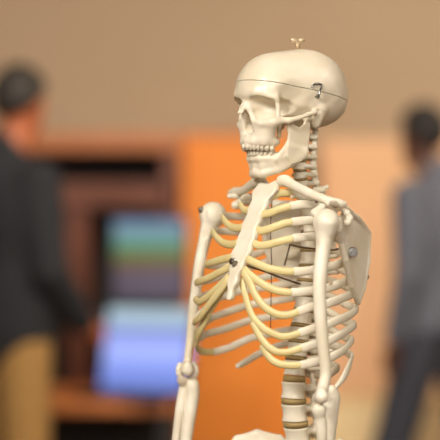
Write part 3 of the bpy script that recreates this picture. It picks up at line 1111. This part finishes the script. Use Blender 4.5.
def scapula_sdf(off, sgn):
    def f(X, Y, Z):
        X = sgn * (X - off[0])
        Y = Y - off[1]
        Z = Z - off[2]
        g = SCP
        order = ['gl', 'sup', 'ms', 'm1', 'm2', 'm3', 'inf', 'l2', 'l1', 'glb']
        pp_ = np.array([g[o_] for o_ in order])
        A_ = np.stack([np.ones(len(pp_)), pp_[:, 1], pp_[:, 2], pp_[:, 1] ** 2, pp_[:, 1] * pp_[:, 2]], 1)
        co_ = np.linalg.lstsq(A_, pp_[:, 0], rcond=None)[0]
        xs_ = co_[0] + co_[1] * Y + co_[2] * Z + co_[3] * Y * Y + co_[4] * Y * Z
        outline = catmull([tuple(q) for q in pp_[:, 1:]] + [tuple(pp_[0, 1:])], 3)[:-1]
        d = np.maximum(poly2(Y, Z, [tuple(q) for q in outline]) * .9, np.abs(X - xs_ + .35 * np.exp(-((Y + 3) ** 2 + (Z - pp_[:, 2].mean()) ** 2) / 18)) * .88 - .2)
        lat = [tuple(g['glb']) + (.55,), tuple(g['l1']) + (.5,), tuple(g['l2']) + (.4,), tuple(g['inf']) + (.45,)]
        d = su(d, chain(X, Y, Z, lat, .3), .3)
        med = [tuple(g['ms']) + (.3,), tuple(g['m1']) + (.36,), tuple(g['m2']) + (.3,), tuple(g['m3']) + (.3,), tuple(g['inf']) + (.4,)]
        d = su(d, chain(X, Y, Z, med, .3), .3)
        # glenoid
        d = su(d, cone(X, Y, Z, g['gl'] + np.array([.2, .2, 0]), g['glb'] + np.array([0, .3, .5]), 1.15, .9), .5)
        # spine of the scapula and acromion
        sp = [tuple(P(367, 232, x=7.8)) + (.35,), tuple(P(358, 219, x=10.0)) + (.45,), tuple(P(346, 209, x=13.0)) + (.5,), tuple(P(334, 203.5, x=15.0)) + (.5,), tuple(P(328, 203, x=16.0)) + (.4,)]
        d = su(d, chain(X, Y, Z, sp, .3), .3)
        ac = [tuple(P(341, 208, x=14.0)) + (.42,), tuple(P(347, 213, x=15.0)) + (.48,), tuple(P(350, 218, x=15.2)) + (.5,), tuple(P(347.5, 222.5, x=15.4)) + (.62,)]
        d = su(d, chain(X, Y, Z, ac, .3), .3)
        # coracoid
        co = [tuple(P(336, 221, x=12.0)) + (.7,), tuple(P(331, 210.5, x=13.2)) + (.65,), tuple(P(322, 208.5, x=13.6)) + (.7,), tuple(P(315, 213, x=13.8)) + (.72,)]
        d = su(d, chain(X, Y, Z, co, .3), .4)
        return d
    return f


A = np.array(list(SCP.values()))
lo, hi = A.min(0) - 3.5, A.max(0) + 3.5
hi[1] = max(hi[1], HN[1] + 4)
hi[0] = 18.5
sdf_part('scapula', scapula_sdf(np.zeros(3), 1), tuple(lo), tuple(hi), .17, M['bone'])
ACR = P(328, 203, x=16.0)
TGT = P(227, 196, x=-13.0)
offF = np.array([TGT[0] + ACR[0], TGT[1] - ACR[1] - .5, TGT[2] - ACR[2]])
loF = np.array([-hi[0] + offF[0], lo[1] + offF[1], lo[2] + offF[2]])
hiF = np.array([-lo[0] + offF[0], hi[1] + offF[1], hi[2] + offF[2]])
sdf_part('scapula', scapula_sdf(offF, -1), tuple(loF), tuple(hiF), .17, M['bone'])
p = P(352.5, 252, x=12.2)
screw(p + np.array([.5, .5, 0]), (.8, .6, 0), .85, 1.5)
screw(P(366.5, 277, x=9.6), (.9, -.5, 0), .42, 1.0)

# ------------------------------------------------------------------ clavicles
cn = [P(280, 181, x=2.2), P(286, 181, x=3.4), P(293, 185, x=5.0), P(303, 190, x=8.2), P(315, 195.5, x=11.0), P(328, 200.5, x=13.2), P(339, 203.5, x=14.6), P(345, 204.5, x=14.8)]
rn = lambda t: float(np.interp(t, [0, .1, .3, .6, .85, 1], [.9, 1.0, .8, .7, .75, .5]))
body_tube('clavicle', cn, lambda t: rn(t) * .9, rn, M['bone'])
cf = [P(262, 179.5, x=-2.2), P(256, 182, x=-4), P(250, 186, x=-6.5), P(243, 190.5, x=-10), P(236, 191.5, x=-13), P(230, 193, x=-15)]
body_tube('clavicle', cf, lambda t: rn(t) * .9, lambda t: rn(t) * 1.0, M['bone'])

# ------------------------------------------------------------------ pelvis (its right wing shows at the lower edge)
cr = P(251, 430, x=-10.0)
LB = spc[-1]


def pelvis(X, Y, Z):
    ax = np.abs(X)
    top = cr[2]
    yb = LB[1]
    a = (2.8, yb - 2.6, top - 6)         # sacro-iliac
    b = (5.5, yb - 4.4, top - 3.4)
    c_ = (9.6, cr[1] - 1.0, top - .6)
    d_ = (12.6, cr[1] + 4.2, top - 4.2)
    e = (10.5, cr[1] + 4.0, top - 9.5)
    g = (6.5, yb + 0, top - 11)
    d = tri(ax, Y, Z, a, b, c_, .4)
    for t in ((a, c_, d_), (a, d_, e), (a, e, g)):
        d = su(d, tri(ax, Y, Z, *t, .4), .4)
    d = su(d, chain(ax, Y, Z, [b + (.6,), ((b[0] + c_[0]) / 2, (b[1] + c_[1]) / 2 - .4, top - 1.5, .6), c_ + (.62,), ((c_[0] + d_[0]) / 2 + .5, (c_[1] + d_[1]) / 2, top - 1.5, .6), d_ + (.6,)], .5), .4)
    d = su(d, ell(ax, Y, Z, (9.2, yb + 3, top - 13.5), (3.2, 3.2, 3.4)), 1)
    d = ss(d, ell(ax, Y, Z, (12.2, yb + 3.6, top - 13.8), (2.6, 2.6, 2.6)), .3)
    d = su(d, chain(ax, Y, Z, [(9, yb + 4.5, top - 13, 1.2), (4, yb + 8.5, top - 15, .9), (.3, yb + 9.5, top - 15.5, 1.1), (2.5, yb + 8, top - 18, .8), (6, yb + 3, top - 20, 1.2), (8, yb + 2, top - 16, 1.3)], .6), .6)
    sc = chain(X, Y, Z, [(0, yb - .6, top - 6.5, 2.0), (0, yb - 3.5, top - 11, 1.5), (0, yb - 3.4, top - 15, .7)], .6)
    sc = su(sc, chain(ax, Y, Z, [(1.5, yb - 1.4, top - 6.2, 1.5), (2.8, yb - 2.6, top - 7.5, 1.4), (1.5, yb - 3.6, top - 11, 1.0)], .6), .6)
    return su(d, sc, .5)


sdf_part('pelvis', pelvis, (-15.5, LB[1] - 9, cr[2] - 24), (15.5, max(cr[1], LB[1]) + 13, cr[2] + 2.5), .3, M['bone'])

# stand
zsac = ZO + (cr[2] - 12) * .01
ys = (LB[1] - 3.4) * .01
bm = bmesh.new()
bmesh.ops.create_cone(bm, cap_ends=True, segments=20, radius1=.0125, radius2=.0125, depth=zsac - .06)
me = bpy.data.meshes.new('stand_pole')
bm.to_mesh(me)
bm.free()
link('stand_pole', me, M['stand'], skeleton, (0, ys, (zsac + .06) / 2))
base = empty('stand_base', (0, ys, 0), 0, skeleton)
hub = bmesh.new()
bmesh.ops.create_cone(hub, cap_ends=True, segments=24, radius1=.05, radius2=.03, depth=.06)
me = bpy.data.meshes.new('hub')
hub.to_mesh(me)
hub.free()
link('hub', me, M['stand'], base, (0, 0, .075))
for q in range(5):
    an = q * 2 * PI / 5
    tip = (math.cos(an) * .3, math.sin(an) * .3, .055)
    me = tube_mesh('leg', [(0, 0, .075), (tip[0] * .5, tip[1] * .5, .072), tip], lambda t: .016 - .005 * t, lambda t: .016 - .005 * t)
    link('leg', me, M['stand'], base)
    bm = bmesh.new()
    bmesh.ops.create_cone(bm, cap_ends=True, segments=20, radius1=.025, radius2=.025, depth=.022, matrix=Matrix.Translation((tip[0], tip[1], .025)) @ Matrix.Rotation(PI / 2, 4, 'X'))
    me = bpy.data.meshes.new('caster')
    bm.to_mesh(me)
    bm.free()
    link('caster', me, M['rubber'], base)

# ------------------------------------------------------------------ small fittings
screw(P(235.5, 261.5, x=0) + np.array([0, .5, 0]), (.1, 1, .1), .62, 1.0)
W = lambda r: (lambda t: r)


def wire(pts, r, m_, name='wire'):
    return body_tube(name, pts, r, r, m_, n=4, seg=8)


wire([P(247, 266, x=1.5), P(262, 270.5, x=1.6), P(282, 278, x=1.8), P(300, 284, x=2.0)], .16, M['darkwire'], 'fixing_rod')
wire([P(284.5, 265, x=-4), P(287, 256, x=-3), P(290, 244.5, x=1)], .14, M['darkwire'], 'fixing_rod')
wire([P(290, 244.5, x=1), P(300, 247, x=5), P(316, 249, x=9), P(332, 250, x=11.5), P(338, 249, x=12)], .15, M['darkwire'], 'fixing_rod')
wire([P(272, 198, x=-2), P(270.5, 230, x=-2), P(271.5, 260, x=-2), P(271, 300, x=-2), P(270.5, 335, x=-2)], .07, M['thread'], 'thread')
screw(P(292, 197, x=4) , (.7, .7, 0), .38, .5, M['brass'])
screw(P(331, 283, x=12.8), (.7, .7, 0), .3, .5, M['brass'])
screw(P(338.5, 209, x=14.6), (.6, .8, 0), .33, .6, M['brass'])
screw(P(302, 231, x=9.5), (.7, .7, 0), .3, .5, M['darkwire'])
screw(P(316.5, 201.5, x=11), (.7, .7, 0), .3, .5, M['darkwire'])

# ================================================================== SKULL
HYAW = math.radians(57)
HC = P(291.2, 100.3, x=0)


def on_head(o):                  # the head is turned a little to its right
    o.parent = skeleton
    o.location = L(HC)
    o.rotation_euler = (0, 0, -(HYAW - YAW))
    return o




def ellr(X, Y, Z, c, r, yaw):
    ca, sa = math.cos(yaw), math.sin(yaw)
    x, y = X - c[0], Y - c[1]
    return ell(x * ca + y * sa, -x * sa + y * ca, Z - c[2], (0, 0, 0), r)


def cranium_raw(X, Y, Z):
    ax = np.abs(X)
    d = ell(X, Y, Z, (0, -2.0, 2.1), (7.0, 7.5, 6.2))
    d = su(d, ell(X, Y, Z, (0, 3.3, 2.3), (5.9, 6.0, 5.2)), 1.6)
    d = su(d, ell(X, Y, Z, (0, 4.6, 1.6), (5.0, 4.5, 3.2)), 1.2)
    d = su(d, ell(X, Y, Z, (0, -4.6, -.2), (5.4, 4.9, 4.0)), 1.5)
    d = su(d, ell(X, Y, Z, (0, 0, -1.4), (5.2, 6.4, 2.4)), 1.2)
    d = ss(d, ell(ax, Y, Z, (8.2, 4.7, -.9), (3.3, 3.4, 3.9)), 1.0)
    d = ss(d, ell(ax, Y, Z, (7.6, 3.4, -3.2), (3.4, 4.4, 2.2)), .6)
    return d


def cranium(X, Y, Z):
    ax = np.abs(X)
    d = cranium_raw(X, Y, Z)
    # brow ridge
    d = su(d, chain(ax, Y, Z, [(.6, 8.45, .45, .55), (2.4, 8.4, .6, .52), (4.1, 7.5, .35, .48), (5.0, 6.5, -.2, .45)], .4), 1.3)
    # middle face
    d = su(d, cone(ax, Y, Z, (1.3, 6.0, -1.5), (1.9, 6.2, -5.3), 1.5, 1.4), .8)
    d = su(d, cone(ax, Y, Z, (2.2, 7.3, -3.9), (2.1, 7.1, -6.1), 1.2, 1.1), .8)
    d = su(d, chain(ax, Y, Z, [(1.3, 8.2, -3.4, .5), (2.9, 7.85, -3.95, .56), (4.1, 6.75, -3.95, .62), (5.0, 5.9, -3.5, .6)], .3), .6)
    d = su(d, cone(ax, Y, Z, (4.1, 6.4, -3.9), (2.9, 6.2, -6.0), .8, .8), .8)
    # zygomatic arch
    d = su(d, chain(ax, Y, Z, [(5.0, 5.8, -3.6, .62), (5.9, 4.5, -3.6, .45), (6.4, 3.0, -3.2, .33), (6.5, 1.5, -2.7, .33), (6.2, -.2, -2.2, .45)], .3), .5)
    # alveolar arch and palate
    d = su(d, chain(ax, Y, Z, [(0, 8.4, -6.8, .78), (1.3, 8.05, -6.85, .78), (2.4, 6.9, -6.95, .74), (2.8, 5.5, -7.0, .68), (2.85, 4.9, -6.9, .6)], .3), .8)
    d = su(d, ell(X, Y, Z, (0, 6.2, -5.6), (2.5, 2.2, 1.0)), .5)
    d = su(d, cone(X, Y, Z, (0, 8.1, -6.0), (0, 9.0, -5.3), .45, .22), .3)
    # pterygoid
    d = su(d, cone(ax, Y, Z, (1.3, 3.2, -2.5), (1.5, 3.4, -6.0), .5, .3), .4)
    # mastoid and occipital ridge
    d = su(d, cone(ax, Y, Z, (5.3, -1.9, -1.6), (5.0, -1.3, -3.9), 1.15, .75), .7)
    d = su(d, cone(ax, Y, Z, (0, -9.0, -.9), (3.6, -7.4, -1.2), .5, .3), .8)
    # orbits
    d = ss(d, ellr(ax, Y, Z, (3.1, 7.9, -1.65), (2.2, 5.4, 1.95), .36), .28)
    # lateral rim
    d = su(d, chain(ax, Y, Z, [(5.0, 6.5, .1, .42), (5.15, 6.15, -1.5, .32), (5.2, 6.2, -3.0, .45)], .3), .35)
    # nasal bones and aperture
    d = su(d, cone(ax, Y, Z, (.4, 5.0, -1.8), (.45, 7.85, -1.5), .85, .8), .3)
    d = su(d, cone(ax, Y, Z, (.8, 6.5, -2.8), (.95, 7.7, -2.8), .7, .6), .3)
    d = ss(d, ell(ax, Y, Z, (.5, 9.2, -4.2), (1.0, 3.0, 1.55)), .2)
    d = ss(d, ell(X, Y, Z, (0, 9.2, -3.0), (.75, 1.9, 1.2)), .2)
    d = su(d, chain(ax, Y, Z, [(0, 8.6, -.1, .45), (.25, 9.2, -1.2, .38), (.35, 9.85, -2.3, .24)], .2), .4)
    d = su(d, chain(ax, Y, Z, [(.3, 8.4, -.2, .55), (.65, 8.6, -1.6, .5), (1.35, 8.3, -3.2, .38), (1.6, 8.1, -4.6, .34)], .2), .45)
    d = su(d, tri(X, Y, Z, (0, 7.2, -3.2), (0, 7.6, -5.4), (0, 5, -4.4), .12), .1)
    # ear opening
    d = ss(d, ell(ax, Y, Z, (6.7, -.9, -2.1), (.8, .35, .4)), .2)
    # muscle line / suture relief over the temple
    d = d + .03 * np.cos(2.1 * Y + 1.3 * np.sin(1.7 * Z)) * np.clip(1 - np.abs(Z) / 4, 0, 1)
    return d


V, Fc = surface_nets(cranium, (-8.2, -10.6, -7.8), (8.2, 10.6, 9.4), .135)
V = V * .01
V[:, 0] *= -1
full = mesh_from('cranium', V, Fc[:, ::-1])
# cut line: plane falling towards the back
slope = .172
pn = Vector((0, -slope, 1)).normalized()
pz0 = 2.75 - slope * 8.8


def sawn(name, upper):
    bm = bmesh.new()
    bm.from_mesh(full)
    g = .045 if upper else -.045
    r = bmesh.ops.bisect_plane(bm, geom=list(bm.verts) + list(bm.edges) + list(bm.faces), plane_co=(0, 0, (pz0 + g) * .01), plane_no=pn,
                               clear_inner=upper, clear_outer=not upper)
    ed = [e for e in r['geom_cut'] if isinstance(e, bmesh.types.BMEdge)]
    bmesh.ops.holes_fill(bm, edges=ed, sides=0)
    for f_ in bm.faces:
        f_.smooth = len(f_.verts) < 8
    me = bpy.data.meshes.new(name)
    bm.to_mesh(me)
    bm.free()
    return me


cr_o = on_head(link('cranium', sawn('cranium', False), M['skull']))
cap_o = on_head(link('skull_cap', sawn('skull_cap', True), M['skull']))


def mandible(X, Y, Z):
    ax = np.abs(X)
    d = chain(ax, Y, Z, [(0, 7.3, -9.5, .62), (1.3, 7.0, -9.5, .62), (2.3, 5.9, -9.5, .6), (3.0, 4.3, -9.2, .6), (3.8, 2.8, -8.4, .5)], .3)
    low = chain(ax, Y, Z, [(0, 6.6, -11.8, .75), (1.4, 6.3, -11.85, .72), (2.8, 4.7, -11.3, .65), (3.9, 2.8, -10.3, .62), (4.7, .9, -8.9, .55)], .3)
    mid = chain(ax, Y, Z, [(0, 6.75, -10.6, .66), (1.35, 6.45, -10.6, .64), (2.55, 5.2, -10.3, .6), (3.4, 3.6, -9.7, .52), (4.2, 1.9, -8.9, .5)], .3)
    d = su(su(d, mid, .6), low, .6)
    d = su(d, cone(ax, Y, Z, (0, 7.0, -11.6), (.9, 6.8, -12.0), .5), .5)
    pg = [(4.2, -9.2), (4.1, -7.4), (3.9, -5.6), (4.3, -4.2), (3.7, -3.45), (2.9, -4.3), (1.9, -4.7), (1.1, -4.1), (.7, -3.3), (.05, -3.3), (-.1, -4.6), (0.15, -7.6), (.5, -8.8), (1.7, -9.8), (3.2, -10.3)]
    p2 = poly2(Y, Z, pg)
    xc = 4.75 + .1 * (Z + 8) * .5
    ram = np.maximum(p2 - .05, np.abs(ax - xc) - .26)
    d = su(d, tri(ax, Y, Z, (4.6, .8, -8.4), (4.5, 3.8, -7.6), (3.2, 5.2, -9.6), .42), .5)
    d = su(d, tri(ax, Y, Z, (4.6, .8, -8.6), (3.2, 5.2, -9.6), (3.3, 4.0, -11.0), .45), .5)
    d = su(d, ram, .8)
    d = su(d, cone(ax, Y, Z, (4.4, .35, -3.2), (5.6, .35, -3.15), .48), .3)
    return d


V, Fc = surface_nets(mandible, (-6.8, -1.4, -13.4), (6.8, 9.2, -2), .135)
V = V * .01
V[:, 0] *= -1
man_o = on_head(link('mandible', mesh_from('mandible', V, Fc[:, ::-1]), M['skull']))

# teeth: one shared mesh, 14 above and 14 below
bm = bmesh.new()
bmesh.ops.create_cube(bm, size=1)
for v_ in bm.verts:
    if v_.co.z > 0:
        v_.co.x *= .75
        v_.co.y *= .9
bmesh.ops.bevel(bm, geom=list(bm.edges), offset=.2, segments=2, affect='EDGES')
tm = bpy.data.meshes.new('tooth')
bm.to_mesh(tm)
bm.free()
for p_ in tm.polygons:
    p_.use_smooth = True
tm.materials.append(M['tooth'])
for jaw, par in (('u', cr_o), ('l', man_o)):
    a_, b_ = (2.95, 4.0) if jaw == 'u' else (2.75, 3.8)
    y0_ = 4.8 if jaw == 'u' else 4.05
    pos = []
    # arch length stations
    N_ = 400
    arc = [(a_ * math.sin(t), y0_ + b_ * math.cos(t)) for t in np.linspace(0, PI * .56, N_)]
    cum = [0]
    for q in range(1, N_):
        cum.append(cum[-1] + math.dist(arc[q], arc[q - 1]))
    wds = [.76, .6, .66, .62, .62, .85, .8] if jaw == 'u' else [.52, .56, .62, .64, .66, .92, .9]
    s0 = 0
    for wd_ in wds:
        sm = s0 + wd_ / 2
        s0 += wd_
        q = int(np.searchsorted(cum, min(sm, cum[-1] - .01)))
        q = min(max(q, 1), N_ - 2)
        x_, y_ = arc[q]
        tx, ty = arc[q + 1][0] - arc[q - 1][0], arc[q + 1][1] - arc[q - 1][1]
        an = math.atan2(ty, tx)
        for sd in (1, -1):
            o = bpy.data.objects.new('tooth', tm)
            COL.objects.link(o)
            o.parent = par
            zc = (-7.6 if jaw == 'u' else -8.6) - .1 * (8.7 - y_)
            hgt = 1.15 if wd_ < .9 else 1.0
            o.location = (-sd * x_ * .01, y_ * .01, (zc + (.12 if wd_ > .9 else 0)) * .01)
            dep = .62 if wd_ < .72 else .95
            o.scale = (wd_ * 1.1 * .01, dep * .01, hgt * .01)
            o.rotation_euler = (PI if jaw == 'l' else 0, 0, -sd * an)


def hscrew(p, d, r, ln, m_, name):
    o = screw((0, 0, 0), d, r, ln, m_, name, cr_o)
    o.location = (-p[0] * .01, p[1] * .01, p[2] * .01)
    return o


# top bolt with wing nut
bm = bmesh.new()
bmesh.ops.create_cone(bm, cap_ends=True, segments=16, radius1=.0042, radius2=.0036, depth=.013)
for sx in (-1, 1):
    r = bmesh.ops.create_uvsphere(bm, u_segments=12, v_segments=8, radius=1)
    bmesh.ops.scale(bm, vec=(.0062, .0026, .0034), verts=r['verts'])
    bmesh.ops.rotate(bm, cent=(0, 0, 0), matrix=Matrix.Rotation(-sx * .25, 3, 'Y'), verts=r['verts'])
    bmesh.ops.translate(bm, vec=(sx * .0055, 0, .0068), verts=r['verts'])
for f_ in bm.faces:
    f_.smooth = True
me = bpy.data.meshes.new('wing_nut')
bm.to_mesh(me)
bm.free()
wn = link('wing_nut', me, M['brass'], cap_o, (0, -.0125, .0875))
wn.rotation_euler = (0, 0, HYAW - PI)
wn.scale = (1.1, 1.2, 1.4)

# hook and eye that hold the skull cap, both temples
for sd in (1, -1):
    def hp(x, y, z):
        return np.array([-sd * x * .01, y * .01, z * .01])
    arc = [hp(6.95, .9, 1.75), hp(7.05, .5, 2.15), hp(7.05, -.2, 2.3), hp(7.05, -.95, 2.15), hp(7.2, -.75, 1.6), hp(7.4, -.35, 1.1), hp(7.4, -.2, .5)]
    me = tube_mesh('hook', catmull(arc, 5), lambda t: .0016, lambda t: .0016, up=(1, 0, 0), seg=10)
    link('hook', me, M['steel'], cap_o)
    hscrew((sd * 7.0, -.2, .3), (sd, 0, 0), .32, .8, M['steel'], 'screw')
